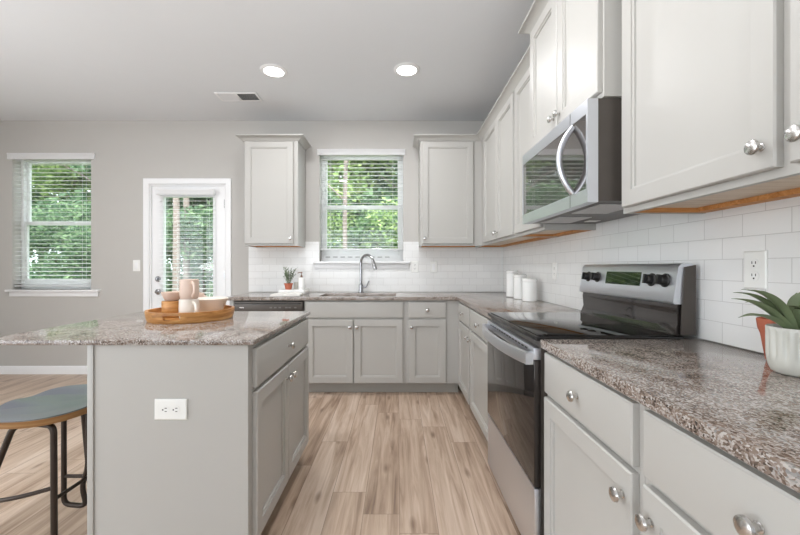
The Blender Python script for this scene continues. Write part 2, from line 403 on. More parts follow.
# ------------------------------------------------------------------ room shell
XL, XR, YB, YF = -4.30, 1.14, 4.05, -3.25
LW = dict(x0=-4.165, x1=-3.315, z0=.912, z1=2.36, zm=1.64, zv=2.316)      # left window opening
SW = dict(x0=-.848, x1=.056, z0=1.215, z1=2.405, zm=1.816, zv=2.361)       # sink window opening
DO = dict(x0=-2.680, x1=-1.863, z0=0, z1=2.045)        # door opening
RW = dict(x0=-3.4, x1=-.1, z0=.5, z1=2.35)             # unseen opening behind the camera, added for a fill lamp
def wall_y(name, y0, y1, xa, xb, holes, m='wall'):
    mb = MB(); xs = sorted({xa, xb, *[h['x0'] for h in holes], *[h['x1'] for h in holes]}); zs = sorted({0, CEIL, *[h['z0'] for h in holes], *[h['z1'] for h in holes]})
    for i in range(len(xs)-1):
        run = None
        for j in range(len(zs)-1):
            cx, cz = (xs[i]+xs[i+1])/2, (zs[j]+zs[j+1])/2
            if any(h['x0'] < cx < h['x1'] and h['z0'] < cz < h['z1'] for h in holes): continue
            mb.box(xs[i], xs[i+1], y0, y1, zs[j], zs[j+1])
    return struct(mb.build(name, m))
wall_back = wall_y('wall_back', YB, YB+.16, XL-.12, XR+.12, [LW, SW, DO])
wall_y('wall_front', YF-.12, YF, XL-.12, XR+.12, [RW], 'wall_far')
wall_right = struct(MB().box(XR, XR+.12, YF-.12, YB, 0, CEIL).build('wall_right', 'wall'))
mb = MB(); mb.box(XL-.12, XL, YF-.12, -2.6, 0, CEIL); mb.box(XL-.12, XL, .9, YB, 0, CEIL); mb.box(XL-.12, XL, -2.6, .9, 2.35, CEIL); mb.box(XL-.12, XL, -2.6, .9, 0, .1)
struct(mb.build('wall_left', 'wall'))
struct(MB().box(XL-.12, XR+.12, YF-.12, YB+.16, CEIL, CEIL+.1).build('ceiling', 'ceil'))

# plank floor: one mesh, each plank a quad carrying its own random value
def make_floor():
    vs = []; fs = []; cols = []; w = .17; L = 1.22
    i0 = int((XL-.12-.007)//w); x = .007+i0*w
    while x < XR+.12:
        y = YF-.12-random.random()*L
        while y < YB+.16:
            a, b = max(x, XL-.12), min(x+w, XR+.12); c, d = max(y, YF-.12), min(y+L, YB+.16)
            if b > a and d > c:
                n = len(vs); vs += [(a,c,0),(b,c,0),(b,d,0),(a,d,0)]; fs.append((n,n+1,n+2,n+3)); r = random.random()
                cols += [(r,(a-x)/w,(c-y)/L,1),(r,(b-x)/w,(c-y)/L,1),(r,(b-x)/w,(d-y)/L,1),(r,(a-x)/w,(d-y)/L,1)]
            y += L
        x += w
    me = bpy.data.meshes.new('floor'); me.from_pydata(vs, [], fs); at = me.attributes.new('plank', 'FLOAT_COLOR', 'CORNER')
    for i, c in enumerate(cols): at.data[i].color = c
    me.materials.append(M['floor']); o = bpy.data.objects.new('floor', me); COL.objects.link(o); struct(o)
    s = o.modifiers.new('thickness', 'SOLIDIFY'); s.thickness = .02; s.offset = -1
make_floor()

# baseboards: profile with a cap
BBP = [(0,0),(.014,0),(.014,.062),(.010,.078),(.006,.085),(0,.088)]
def baseboard(name, path):
    mb = MB(); sweep(mb, path, BBP); struct(mb.build(name, 'trim'))
baseboard('baseboard_back', [(XL+.001, YB-.0005), (-2.775, YB-.0005)])
baseboard('baseboard_left', [(XL+.0005, .9), (XL+.0005, YB-.016)])

# backsplash tiles
TH = .008
mb = MB()
mb.box(-1.61, SW['x0']-.001, YB-TH, YB-.0003, .8875, 1.428); mb.box(SW['x1']+.001, XR-TH, YB-TH, YB-.0003, .8875, 1.428)
mb.box(SW['x0']-.001, SW['x1']+.001, YB-TH, YB-.0003, .8875, SW['z0']-.024)
mb.build('tile_backsplash', 'tile_b', wall_back)
MB().box(XR-TH, XR-.0003, .24, YB-TH, .8875, 1.428).build('tile_backsplash', 'tile_r', wall_right)

# ------------------------------------------------------------------ windows
def window(n, w, rail, depth=.095):
    x0, x1, z0, z1 = w['x0']+.001, w['x1']-.001, w['z0']+.001, w['z1']-.001; y = YB+depth
    root = bpy.data.objects.new('window_%d' % n, None); COL.objects.link(root); struct(root)
    fw = .028; mb = MB()
    for b in ((x0, x0+fw, z0, z1), (x1-fw, x1, z0, z1), (x0+fw, x1-fw, z0, z0+fw+rail*.35), (x0+fw, x1-fw, z1-fw, z1)): mb.box(b[0], b[1], y, y+.06, b[2], b[3])
    mb.build('window_frame', 'vinyl', root, bevel=.002)
    zm = w['zm']
    for nm, a, b, yy in (('lower_sash', z0+fw+rail*.35, zm+.02, y+.008), ('upper_sash', zm-.02, z1-fw, y+.034)):
        sw = .030; mb = MB(); x2, x3 = x0+fw, x1-fw; rb = rail*.65 if nm == 'lower_sash' else .040
        for q in ((x2, x2+sw, a, b), (x3-sw, x3, a, b), (x2+sw, x3-sw, a, a+rb), (x2+sw, x3-sw, b-(.040 if nm == 'lower_sash' else .022), b)): mb.box(q[0], q[1], yy, yy+.024, q[2], q[3])
        sh = mb.build(nm, 'vinyl', root, bevel=.002)
        MB().box(x2+sw-.004, x3-sw+.004, yy+.010, yy+.014, a+rb-.004, b-.018).build('pane', 'glass', sh)
    return root
w1 = window(1, LW, .075)
w2 = window(2, SW, .105)
mb = MB()
for k in range(9): mb.box(-.80+k*.082, -.80+k*.082+.05, YB+.0935, YB+.0948, 1.262, 1.268)
mb.build('frame_dashes', 'ink', w2)  # row of short grey dashes on the bottom of the frame
struct(MB().box(LW['x0']-.04, LW['x1']+.105, YB-.045, YB+.094, LW['z0']-.022, LW['z0']).build('trim_1', 'trim', bevel=.003))
struct(MB().box(LW['x0']-.02, LW['x1']+.085, YB-.016, YB-.0005, LW['z0']-.075, LW['z0']-.0225).build('trim_2', 'trim', bevel=.002))
struct(MB().box(SW['x0']-.065, SW['x1']+.072, YB-.062, YB+.094, SW['z0']-.022, SW['z0']).build('trim_3', 'trim', bevel=.003))
struct(MB().box(SW['x0']-.05, SW['x1']+.057, YB-.022, YB-.0085, SW['z0']-.078, SW['z0']-.0225).build('trim_4', 'trim', bevel=.002))
# unseen window behind the camera, added to let fill light in
root = bpy.data.objects.new('window_3', None); COL.objects.link(root); struct(root)
mb = MB()
for a in (RW['x0'], -2.3, -1.22, RW['x1']-.05): mb.box(a+.001, a+.05, YF-.09, YF-.03, RW['z0']+.001, RW['z1']-.001)
mb.box(RW['x0']+.001, RW['x1']-.001, YF-.09, YF-.03, RW['z0']+.001, RW['z0']+.05); mb.box(RW['x0']+.001, RW['x1']-.001, YF-.09, YF-.03, RW['z1']-.05, RW['z1']-.001)
mb.build('window_frame', 'trim', root)

root = bpy.data.objects.new('window_4', None); COL.objects.link(root); struct(root)  # unseen side window, added so that fill comes from the left
mb = MB()
for a in (-2.6, -1.45, -.30, .85): mb.box(XL-.09, XL-.03, a+.001, a+.049, .101, 2.349)
mb.box(XL-.09, XL-.03, -2.599, .899, .101, .16); mb.box(XL-.09, XL-.03, -2.599, .899, 2.29, 2.349)
mb.build('window_frame', 'trim', root)
# ------------------------------------------------------------------ door
def make_door():
    x0, x1, z1 = DO['x0']+.012, DO['x1']-.012, DO['z1']-.012
    root = bpy.data.objects.new('door_1', None); COL.objects.link(root); struct(root)
    y0 = YB+.02; g = dict(x0=x0+.125, x1=x1-.125, z0=.28, z1=1.915)
    mb = MB()
    for q in ((x0, g['x0'], .012, z1), (g['x1'], x1, .012, z1), (g['x0'], g['x1'], .012, g['z0']), (g['x0'], g['x1'], g['z1'], z1)): mb.box(q[0], q[1], y0, y0+.044, q[2], q[3])
    mb.build('door_panel', 'trim', root)
    mb = MB(); w = .026; a, b, c, d = g['x0'], g['x1'], g['z0'], g['z1']
    for q in ((a-w, a+.004, c-w, d+w), (b-.004, b+w, c-w, d+w), (a, b, c-w, c+.004), (a, b, d-.004, d+w)): mb.box(q[0], q[1], y0-.010, y0-.0005, q[2], q[3])
    mb.build('glazing_frame', 'trim', root, bevel=.002)
    MB().box(a+.0005, b-.0005, y0+.02, y0+.025, c+.0005, d-.0005).build('pane', 'glass', root)
    mb = MB()
    mb.box(DO['x0']+.0005, x0-.001, YB+.001, YB+.158, 0.0005, DO['z1']-.0005); mb.box(x1+.001, DO['x1']-.0005, YB+.001, YB+.158, .0005, DO['z1']-.0005); mb.box(x0, x1, YB+.001, YB+.158, z1+.001, DO['z1']-.0005)
    mb.build('jamb', 'trim', root)
    MB().box(x0, x1, YB+.001, YB+.15, .0005, .011).build('threshold', 'alum', root)
    mb = MB(); mb.lathe([(.031,0),(.031,.006),(.024,.012),(.0,.012)], 28, (x0+.065, y0, 1.025), '-y'); mb.box(x0+.059, x0+.071, y0-.03, y0-.012, 1.008, 1.042)
    mb.build('deadbolt', 'chrome', root, bevel=.001)
    mb = MB(); mb.lathe([(.031,0),(.031,.006),(.022,.012),(.011,.014),(.011,.045),(0,.045)], 28, (x0+.065, y0, .886), '-y')
    mb.tube([(x0+.065, y0-.045, .886), (x0+.10, y0-.048, .888), (x0+.15, y0-.046, .882), (x0+.175, y0-.045, .876)], [.010, .009, .008, .007], 12)
    mb.build('lever_handle', 'chrome', root)
    for z in (.25, 1.07, 1.84):
        mb = MB(); mb.tube([(x1+.001, y0-.007, z-.05), (x1+.001, y0-.007, z+.05)], .0065, 12); mb.box(x1-.012, x1+.010, y0-.003, y0-.001, z-.045, z+.045); mb.build('hinge', 'chrome', root)
make_door()
CP = [(-.0, 0), (.0, .006), (.012, .014), (.058, .016), (.064, .012), (.064, 0)]   # casing section: across, out
def casing():
    mb = MB(); x0, x1, z1 = DO['x0']-.001, DO['x1']+.001, DO['z1']+.001
    vs = []; n = len(CP)
    for (px, pz, sx, sz) in ((x0, .0005, -1, 0), (x0, z1, -1, 1), (x1, z1, 1, 1), (x1, .0005, 1, 0)):
        for u, d in CP: vs.append((px+sx*u, YB-.0005-d, pz+sz*u))
    fs = [tuple(range(n)), tuple(range(3*n, 4*n))]
    for i in range(3):
        for k in range(n): fs.append((i*n+k, i*n+(k+1) % n, (i+1)*n+(k+1) % n, (i+1)*n+k))
    mb.add(vs, fs); struct(mb.build('trim_5', 'trim', ang=25))
casing()

# ------------------------------------------------------------------ blinds
def blind(label, x0, x1, z0, z1, y, vx0, vx1, vz0, vz1, vy, wand=None, pitch=.043, sw=.048, tilt=.12):
    t = thing('window_blind', label, 'blind', ((x0+x1)/2, y, z0)); L = Matrix.Translation(-t.location)
    def bl(mb, nm, m='blind', **k):
        mb.v = [tuple(L @ Vector(v)) for v in mb.v]; return mb.build(nm, m, t, **k)
    mb = MB(); mb.prism([(vy-.016, vz0), (vy+.0, vz0), (vy, vz1), (vy-.020, vz1), (vy-.020, vz1-.014), (vy-.016, vz1-.020)], vx0, vx1, 'yz')
    bl(mb, 'valance')
    mb = MB(); mb.box(x0, x1, y-.02, y+.02, z1-.035, z1-.002); bl(mb, 'headrail')
    mb = MB(); z = z0+.035; c, s_ = math.cos(tilt), math.sin(tilt)
    while z < z1-.045:
        a, b = sw/2*c, sw/2*s_
        mb.add([(x0+.003,y-a,z-b),(x1-.003,y-a,z-b),(x1-.003,y+a,z+b),(x0+.003,y+a,z+b),(x0+.003,y-a,z-b+.0028),(x1-.003,y-a,z-b+.0028),(x1-.003,y+a,z+b+.0028),(x0+.003,y+a,z+b+.0028)],
               [(0,3,2,1),(4,5,6,7),(0,1,5,4),(1,2,6,5),(2,3,7,6),(3,0,4,7)])
        z += pitch
    bl(mb, 'slats')
    mb = MB(); mb.box(x0+.002, x1-.002, y-.025, y+.025, z0, z0+.016); bl(mb, 'bottom_rail', bevel=.003)
    for fx in (.12, .88):
        xx = x0+(x1-x0)*fx; mb = MB()
        for dy in (-.026, .026): mb.tube([(xx, y+dy, z0+.01), (xx, y+dy, z1-.03)], .0011, 6)
        bl(mb, 'ladder_cord')
    if wand:
        mb = MB(); mb.tube([(wand[0], y-.034, z1-.04), (wand[0]+.004, y-.036, wand[1])], .0042, 8); bl(mb, 'tilt_wand', 'alum')
    return t
blind('white horizontal blind in the left window beside the dining wall', LW['x0']+.004, LW['x1']-.004, LW['z0']+.03, LW['z1']-.002, YB+.04, LW['x0']-.04, LW['x1']+.045, LW['zv'], LW['zv']+.066, YB-.002, wand=(-4.07, 1.42))
blind('white horizontal blind in the window above the kitchen sink', SW['x0']+.004, SW['x1']-.004, SW['z0']+.125, SW['z1']-.002, YB+.04, SW['x0']-.022, SW['x1']+.022, SW['zv'], SW['zv']+.062, YB-.002)
dx0, dx1 = DO['x0']+.012+.1, DO['x1']-.012-.1
blind('white horizontal blind mounted on the glazed back door', dx0, dx1, .30, 1.965, YB-.008, dx0-.012, dx1+.012, 1.925, 1.985, YB-.045, sw=.042, pitch=.045, tilt=.12)

# ------------------------------------------------------------------ cabinets
ZT, ZC0, ZC = .104, .855, .887
DZ0, DZ1, RZ0, RZ1 = .110, .680, .697, .842   # door / drawer heights on base units
def base_cab(label, loc, rz, w, depth=.572, doors=(), drawers=(), fronts=(), toe=True, name='base_cabinet', cat='cabinet', x_toe=(0, None)):
    t = thing(name, label, cat, (loc[0], loc[1], 0), rz)
    mb = MB(); mb.box(0, w, 0, depth, ZT, ZC0-.0005); mb.build('body', 'cab', t)
    mb = MB(); mb.box(x_toe[0], x_toe[1] or w, .07, depth, .0005, ZT); mb.build('toe_kick', 'toe', t)
    for (a, b, kx) in doors: door_part(t, a, b, DZ0, DZ1, (kx, DZ1-.065) if kx is not None else None)
    for (a, b) in drawers: drawer_part(t, a, b, RZ0, RZ1)
    for (a, b) in fronts: drawer_part(t, a, b, RZ0, RZ1, kn=False, name='false_front')
    return t
FY, FX = 3.39, .555                 # face frame planes of the back and right runs
# back run (local x = world x - loc.x)
x = -.846
base_cab('grey double-door cabinet under the sink with a false drawer front', (x, FY), 0, .916, fronts=[(.014, .892)], doors=[(.022, .442, .417), (.452, .890, .477)])
x = .0705
base_cab('narrow grey cabinet right of the sink with one drawer and door', (x, FY), 0, .484, drawers=[(.026, .362)], doors=[(.026, .362, .052)])
# right run between corner and range: face at x=FX facing -X
def R(y): return (FX, y)
y1 = YB-.001
base_cab('grey corner cabinet with two drawers and two doors left of range', (FX, y1), -PI/2, y1-2.146,
         drawers=[(y1-3.33, y1-2.84), (y1-2.79, y1-2.17)], doors=[(y1-3.33, y1-2.84, y1-2.87), (y1-2.79, y1-2.17, y1-2.76)], x_toe=(.66, None))
base_cab('grey base cabinet immediately right of the range, drawer above one door', (FX, 1.392), -PI/2, .551, drawers=[(.016, .531)], doors=[(.016, .531, .531-.030)])
base_cab('grey base cabinet nearest the camera under the near granite counter', (FX, .840), -PI/2, .57, drawers=[(.018, .552)], doors=[(.018, .552, .018+.030)])
# filler / end panel left of dishwasher
e = MB().box(-1.520, -1.486, FY-.005, YB-.001, .0005, ZC0-.0005).build('end_panel', 'cab'); tag(e, 'grey end panel closing the counter run left of dishwasher', 'panel')

def upper_cab(label, loc, rz, w, depth, z0, z1, doors, crown=None, name='wall_cabinet', under=True, cabz=None):
    t = thing(name, label, 'cabinet', (loc[0], loc[1], z0), rz); h = z1-z0
    mb = MB(); r = .020
    mb.box(0, w, 0, .019, 0, h); mb.box(0, .016, .019, depth, 0, h); mb.box(w-.016, w, .019, depth, 0, h); mb.box(.016, w-.016, .019, depth, r, h)
    mb.build('body', 'cab', t)
    if under:
        MB().box(.0165, w-.0165, .0195, depth-.05, r-.003, r-.0004).build('underside_panel', 'maple', t)
        MB().box(.0165, w-.0165, depth-.0495, depth-.001, .002, r-.0004).build('hanging_rail', 'rawwood', t)
    if under: MB().box(.0165, .040, .0195, depth-.0505, .002, r-.0034).build('side_rail', 'rawwood', t)
    for (a, b, kx) in doors: door_part(t, a, b, .020, h-.022, (kx, .020+.052) if kx is not None else None)
    return t
UZ0, UZ1 = 1.352, 2.405
UB0, UB1 = 1.367, 2.425
UY, UX = 3.745, .838
CR = [(0, 0), (.010, .0), (.018, .012), (.050, .034), (.062, .038), (.062, .050), (0, .050)]
def crownmb(path, z): mb = MB(); sweep(mb, path, [(d, z+q) for d, q in CR]); return mb
t = upper_cab('grey single-door wall cabinet above the dishwasher, left of sink window', (-1.537, UY), 0, .539, YB-UY-.009, UB0, UB1, [(.012, .495, .470)])
crownmb([(0, .30), (0, 0), (.539, 0), (.539, .30)], UB1-UB0-.012).build('crown', 'cab', t)
upper_cab('grey single-door wall cabinet in the corner, right of sink window', (.222, UY), 0, UX-.223, YB-UY-.009, UB0, UB1, [(.018, .528, .045)])
y1 = YB-.009
upper_cab('grey double-door wall cabinet on right wall next to the corner', (UX, y1), -PI/2, y1-2.655, XR-UX-.009, UB0, UB1,
          [(y1-3.60, y1-3.118, y1-3.148), (y1-3.112, y1-2.680, y1-3.082)])
upper_cab('tall grey wall cabinet immediately left of the microwave', (UX, 2.654), -PI/2, 2.654-2.142, XR-UX-.009, UB0, UB1, [(.018, .494, .466)])
mb = crownmb([(.222, YB-.001), (.222, UY), (UX, UY), (UX, 2.143)], UB1-.012)
tag(mb.build('crown_molding', 'cab'), 'grey crown molding along the tops of the corner wall cabinets', 'molding')
NX = .838
upper_cab('large grey double-door wall cabinet nearest camera, right of microwave', (NX, 1.394), -PI/2, 1.394-.215, XR-NX-.009, UZ0, UZ1+.04, [(.020, .580, .580-.030), (.609, 1.16, .609+.030)])
# over the microwave: deeper and higher
OX = .768
t = upper_cab('raised grey double-door cabinet directly above the microwave', (OX, 2.140), -PI/2, .744, XR-OX-.003, 1.792, 2.50, [(.012, .367, .367-.028), (.377, .732, .377+.028)], under=False)
for c in t.children: pass
mb = MB(); sweep(mb, [(.0, .37), (0, 0), (.744, 0), (.744, .37)], [(d, .70+q-.006) for d, q in CR]); mb.build('crown', 'cab', t)

# ------------------------------------------------------------------ countertops
def slab(name, outline, holes, z0, z1, m, label, cat, bev=.004, parent=None):
    bm = bmesh.new(); E = []
    for loop in [outline]+holes:
        V = [bm.verts.new((x, y, z0)) for x, y in loop]
        for i in range(len(V)): E.append(bm.edges.new((V[i], V[(i+1) % len(V)])))
    r = bmesh.ops.triangle_fill(bm, edges=E, use_beauty=True, use_dissolve=True)
    fc = [g for g in bm.faces]
    ex = bmesh.ops.extrude_face_region(bm, geom=fc)
    bmesh.ops.translate(bm, verts=[g for g in ex['geom'] if isinstance(g, bmesh.types.BMVert)], vec=(0, 0, z1-z0))
    bmesh.ops.recalc_face_normals(bm, faces=bm.faces)
    es = [e for e in bm.edges if len(e.link_faces) == 2 and e.calc_face_angle(0) > math.radians(60) and abs(e.verts[0].co.z-e.verts[1].co.z) < 1e-5]
    bmesh.ops.bevel(bm, geom=es, offset=bev, segments=3, profile=.5, affect='EDGES')
    for f in bm.faces: f.smooth = True
    for e in bm.edges:
        if len(e.link_faces) != 2 or e.calc_face_angle(0) > math.radians(25): e.smooth = False
    me = bpy.data.meshes.new(name); bm.to_mesh(me); bm.free(); me.materials.append(M[m])
    o = bpy.data.objects.new(name, me); COL.objects.link(o)
    if label: tag(o, label, cat)
    return o
def rrect(x0, x1, y0, y1, r, n=6):
    out = []
    for cx, cy, a in ((x1-r, y1-r, 0), (x0+r, y1-r, PI/2), (x0+r, y0+r, PI), (x1-r, y0+r, 1.5*PI)):
        for k in range(n+1): b = a+PI/2*k/n; out.append((cx+r*math.cos(b), cy+r*math.sin(b)))
    return out
CX, CY = .529, 3.355
SK = (-.735, -.02, 3.425, 3.82)
sink_hole = rrect(*SK, .03)
slab('granite_countertop', [(-1.55, CY), (CX-.02, CY), (CX, CY-.02), (CX, 2.146), (XR-.0005, 2.146), (XR-.0005, YB-.0005), (-1.55, YB-.0005)], [sink_hole], ZC0, ZC, 'granite',
     'brown speckled granite worktop wrapping the corner around the sink', 'countertop')
slab('granite_countertop', [(CX, .25), (CX, 1.392), (XR-.0005, 1.392), (XR-.0005, .25)], [], ZC0, ZC, 'granite', 'brown speckled granite worktop right of range holding the succulent', 'countertop')
# sink
t = thing('kitchen_sink', 'stainless undermount sink set in the granite below window', 'sink', ((SK[0]+SK[1])/2, (SK[2]+SK[3])/2, .65))
mb = MB(); a, b, c, d = (SK[0]-SK[1])/2, (SK[1]-SK[0])/2, (SK[2]-SK[3])/2, (SK[3]-SK[2])/2; hz = ZC0-.65-.001
loops = [rrect(a-.02, b+.02, c-.02, d+.02, .04), rrect(a, b, c, d, .03), rrect(a+.012, b-.012, c+.012, d-.012, .03)]
zz = [hz, hz, .006]
n = len(loops[0]); vs = []; fs = []
for L_, z in zip(loops, zz): vs += [(p[0], p[1], z) for p in L_]
for L_, z in zip((loops[2], loops[1], loops[0]), (0, hz-.004, hz-.004)): vs += [(p[0], p[1], z) for p in L_]
for i in range(5):
    for k in range(n): fs.append((i*n+k, i*n+(k+1) % n, (i+1)*n+(k+1) % n, (i+1)*n+k))
for k in range(n): fs.append((5*n+k, 5*n+(k+1) % n, (k+1) % n, k))
fs.append(tuple(2*n+k for k in range(n))); fs.append(tuple(3*n+k for k in range(n)))
mb.add(vs, fs); mb.build('basin', 'steel', t)
mb = MB(); mb.lathe([(.04, .0065), (.04, .009), (.03, .0075), (0, .0072)], 24); mb.build('drain', 'chrome', t)
# faucet
t = thing('kitchen_faucet', 'brushed steel gooseneck pull-down faucet behind the sink', 'faucet', (-.388, 3.93, ZC+.0003))
mb = MB(); mb.lathe([(.031, 0), (.031, .006), (.025, .010), (.0235, .04), (.0225, .085), (.015, .095), (.0, .095)], 28); mb.build('base', 'chrome', t)
mb = MB(); pts = [(0, 0, .07), (0, 0, .20), (0, 0, .31)]
for k in range(1, 13): a = PI*k/12*.93; pts.append((.068*(1-math.cos(a)), -.055*(1-math.cos(a)), .31+.082*math.sin(a)))
mb.tube(pts, .0135, 14); mb.build('spout', 'chrome', t)
e = Vector(pts[-1]); dv = (Vector(pts[-1])-Vector(pts[-2])).normalized()
mb = MB(); mb.tube([e-dv*.002, e+dv*.02, e+dv*.03, e+dv*.085, e+dv*.095], [.0155, .0165, .019, .020, .016], 16); mb.build('spray_head', 'chrome', t)
mb = MB(); mb.tube([(.012, 0, .055), (.05, -.005, .06), (.062, -.008, .075), (.085, -.012, .125)], [.0135, .012, .008, .006], 12); mb.build('lever', 'chrome', t)

# ------------------------------------------------------------------ dishwasher
t = thing('dishwasher', 'dark built-in dishwasher at the left end of the back counter', 'dishwasher', (-1.482, FY, 0))
w = .630
MB().box(0, w, .0, .56, .10, .846).build('body', 'side', t)
MB().box(.004, w-.004, -.022, -.0005, .12, .745).build('door', 'black', t, bevel=.003)
p = MB().box(.004, w-.004, -.026, -.0005, .749, .842).build('control_panel', 'side', t, bevel=.004)
MB().box(.02, w-.02, -.0285, -.0262, .822, .830).build('handle_groove', 'black', p)
MB().box(.06, .10, -.0275, -.0262, .788, .796).build('badge', 'nickel', p)
for q in (.33, .37, .41, .47, .50, .55): MB().box(q, q+.022, -.0275, -.0262, .785, .797).build('button', 'ink', p)
MB().box(.0, w, .05, .5, .0005, .099).build('toe_kick', 'black', t)

# ------------------------------------------------------------------ range
RY0, RY1 = 2.139, 1.399
t = thing('range', 'stainless electric range with black glass cooktop and dark oven door', 'range', (.535, RY0, .005), -PI/2)
W_ = RY0-RY1
mb = MB(); mb.box(0, W_, .0, XR-.535-.012, .02, .872); mb.build('body', 'side', t)
for fx in (.04, W_-.04):
    for fy in (.05, .52): mb = MB(); mb.lathe([(.016, -.0045), (.016, .020)], 12, (fx, fy, 0)); mb.build('foot', 'rubber', t)
DX = -.026
mb = MB(); mb.box(.004, W_-.004, DX, -.0005, .325, .800); d = mb.build('oven_door', 'oglass', t, bevel=.003)
MB().box(.004, W_-.004, DX-.001, -.0005, .802, .846).build('door_top_strip', 'steel', d, bevel=.002)
mb = MB()
for k in range(14): q = .08+k*.043; mb.box(q, q+.028, DX-.0020, DX-.0011, .829, .835)
mb.build('vent_slots', 'slot', d)
# bowed flat handle
mb = MB(); N = 24; vs = []; fs = []
for i in range(N+1):
    u = i/N; xx = .012+u*(W_-.024); bow = .018+.040*math.sin(PI*u)**.7; zc = .806
    for (dy, dz) in ((-.008, -.022), (-.011, 0), (-.008, .022), (.004, .024), (.006, 0), (.004, -.024)): vs.append((xx, DX-bow+dy, zc+dz))
for i in range(N):
    for k in range(6): fs.append((i*6+k, i*6+(k+1) % 6, i*6+6+(k+1) % 6, i*6+6+k))
fs += [tuple(range(6)), tuple(N*6+k for k in range(6))]; mb.add(vs, fs)
mb.box(.008, .030, DX-.030, DX-.0012, .784, .828); mb.box(W_-.030, W_-.008, DX-.030, DX-.0012, .784, .828)
mb.build('handle', 'steel', d, ang=50)
MB().box(.004, W_-.004, DX+.002, -.0005, .035, .318).build('storage_drawer', 'steel', t, bevel=.003)
mb = MB(); mb.box(-.001, W_+.001, DX+.004, .535, .873, .890); c = mb.build('cooktop', 'black', t, bevel=.004, seg=3)
MB().box(.010, W_-.010, DX+.018, .495, .8902, .8935).build('cooktop_glass', 'bglass', c, bevel=.001)
# backguard: lower glossy black riser, then sloped steel console
mb = MB(); mb.prism([(.500, .8936), (.517, .935), (.512, .99), (.515, 1.012), (.575, 1.012), (.575, .8936)], .012, W_-.012, 'yz'); mb.build('riser', 'oglass', t, ang=60)
prof = [(.500, 1.010), (.496, 1.018), (.516, 1.150), (.527, 1.163), (.566, 1.163), (.575, 1.155), (.575, 1.010)]
cons = MB().prism(prof, .006, W_-.006, 'yz').build('console', 'steel', t, ang=40)
for q in (.0, W_-.0058): MB().prism([(.522, .895), (.530, 1.09), (.536, 1.150), (.577, 1.158), (.577, .895)], q, q+.0056, 'yz').build('side_cap', 'side', t)
sl = math.atan2(.020, .132)
def on_console(z): return .496+(z-1.018)*(.020/.132)
dsp = MB().box(.262, .528, -.0022, -.0003, -.030, .030).build('display', 'bglass', cons); dsp.location = (0, on_console(1.098), 1.098); dsp.rotation_euler = (-sl, 0, 0)
for yy in (2.05, 1.957, 1.54, 1.462):
    mb = MB(); mb.lathe([(.027, .0005), (.027, .004), (.021, .007), (.0195, .024), (.017, .027), (0, .027)], 28, axis='-y'); mb.box(-.005, .005, -.036, -.025, -.019, .019)
    k = mb.build('knob', 'rubber', cons, ang=40); k.location = (RY0-yy, on_console(1.098), 1.098); k.rotation_euler = (-sl, 0, 0)

# ------------------------------------------------------------------ microwave
t = thing('microwave', 'stainless over-the-range microwave with curved handle above the cooktop', 'microwave', (.750, RY0-.002, 1.398), -PI/2)
W_ = .734; h = .388
MB().box(0, W_, .0, XR-.750-.012, .004, h).build('body', 'side', t)
mb = MB(); g0, g1, gz0, gz1 = .010, .722, .052, .335
mb.box(0, W_, -.041, -.001, 0, gz0); mb.box(0, W_, -.041, -.001, gz1, h); mb.box(0, g0, -.041, -.001, gz0, gz1); mb.box(g1, W_, -.041, -.001, gz0, gz1)
d = mb.build('door', 'steel', t)
MB().box(g0+.0005, g1-.0005, -.039, -.002, gz0+.0005, gz1-.0005).build('glass_front', 'mwglass', d)
MB().box(.5915, .5935, -.0418, -.0411, .001, gz0).add([], []).build('panel_seam', 'slot', d)
MB().box(.5915, .5935, -.0418, -.0411, gz1, h-.001).build('panel_seam', 'slot', d)
mb = MB(); pts = []
for i in range(17): u = i/16; pts.append((.615, -.040-.056*math.sin(PI*u)**.8, .055+u*.268))
mb.tube(pts, .0115, 14, squash=1.0); mb.build('handle', 'steel', d)
for a in (.06, .43): MB().box(a, a+.24, .04, .20, -.0005, .003).build('grease_filter', 'alum', t)
for a in (.10, .57): MB().box(a, a+.06, .26, .32, .001, .0035).build('work_lamp', 'plate', t)
mb = MB(); 
for k in range(6): mb.box(W_+.0002, W_+.0012, .09, .14, .06+k*.02, .068+k*.02)
mb.build('side_vent', 'slot', t)

# ------------------------------------------------------------------ island
IX0, IX1, IY0, IY1 = -1.147, -.555, 1.395, 2.262
t = thing('kitchen_island', 'grey painted island cabinet with a drawer and two doors', 'island', (IX1, IY0, 0), PI/2)
w = IY1-IY0; dp = IX1-IX0
MB().box(0, w, 0, dp, ZT, ZC0+.0125).build('body', 'cab', t)
MB().box(.0, w-.0, .07, dp, .0005, ZT-.0003).build('toe_kick', 'toe', t)
mb = MB(); mb.box(-.006, -.0003, .0, dp, .0005, ZC0+.0125); mb.build('end_panel', 'cab', t)
mb = MB(); mb.box(-.012, -.0063, dp-.022, dp, .0005, ZC0+.0125); mb.build('corner_batten', 'cab', t, bevel=.001)
drawer_part(t, .030, w-.016, RZ0, RZ1+.004)
door_part(t, .030, w/2+.004, DZ0, DZ1, (w/2+.004-.03, DZ1-.06)); door_part(t, w/2+.010, w-.016, DZ0, DZ1, (w/2+.010+.03, DZ1-.06))
slab('granite_countertop', rrect(-1.539, -.529, 1.372, 2.275, .006, 3), [], ZC0+.013, ZC, 'granite', 'brown speckled granite island top holding the round wooden tray', 'countertop', bev=.004)

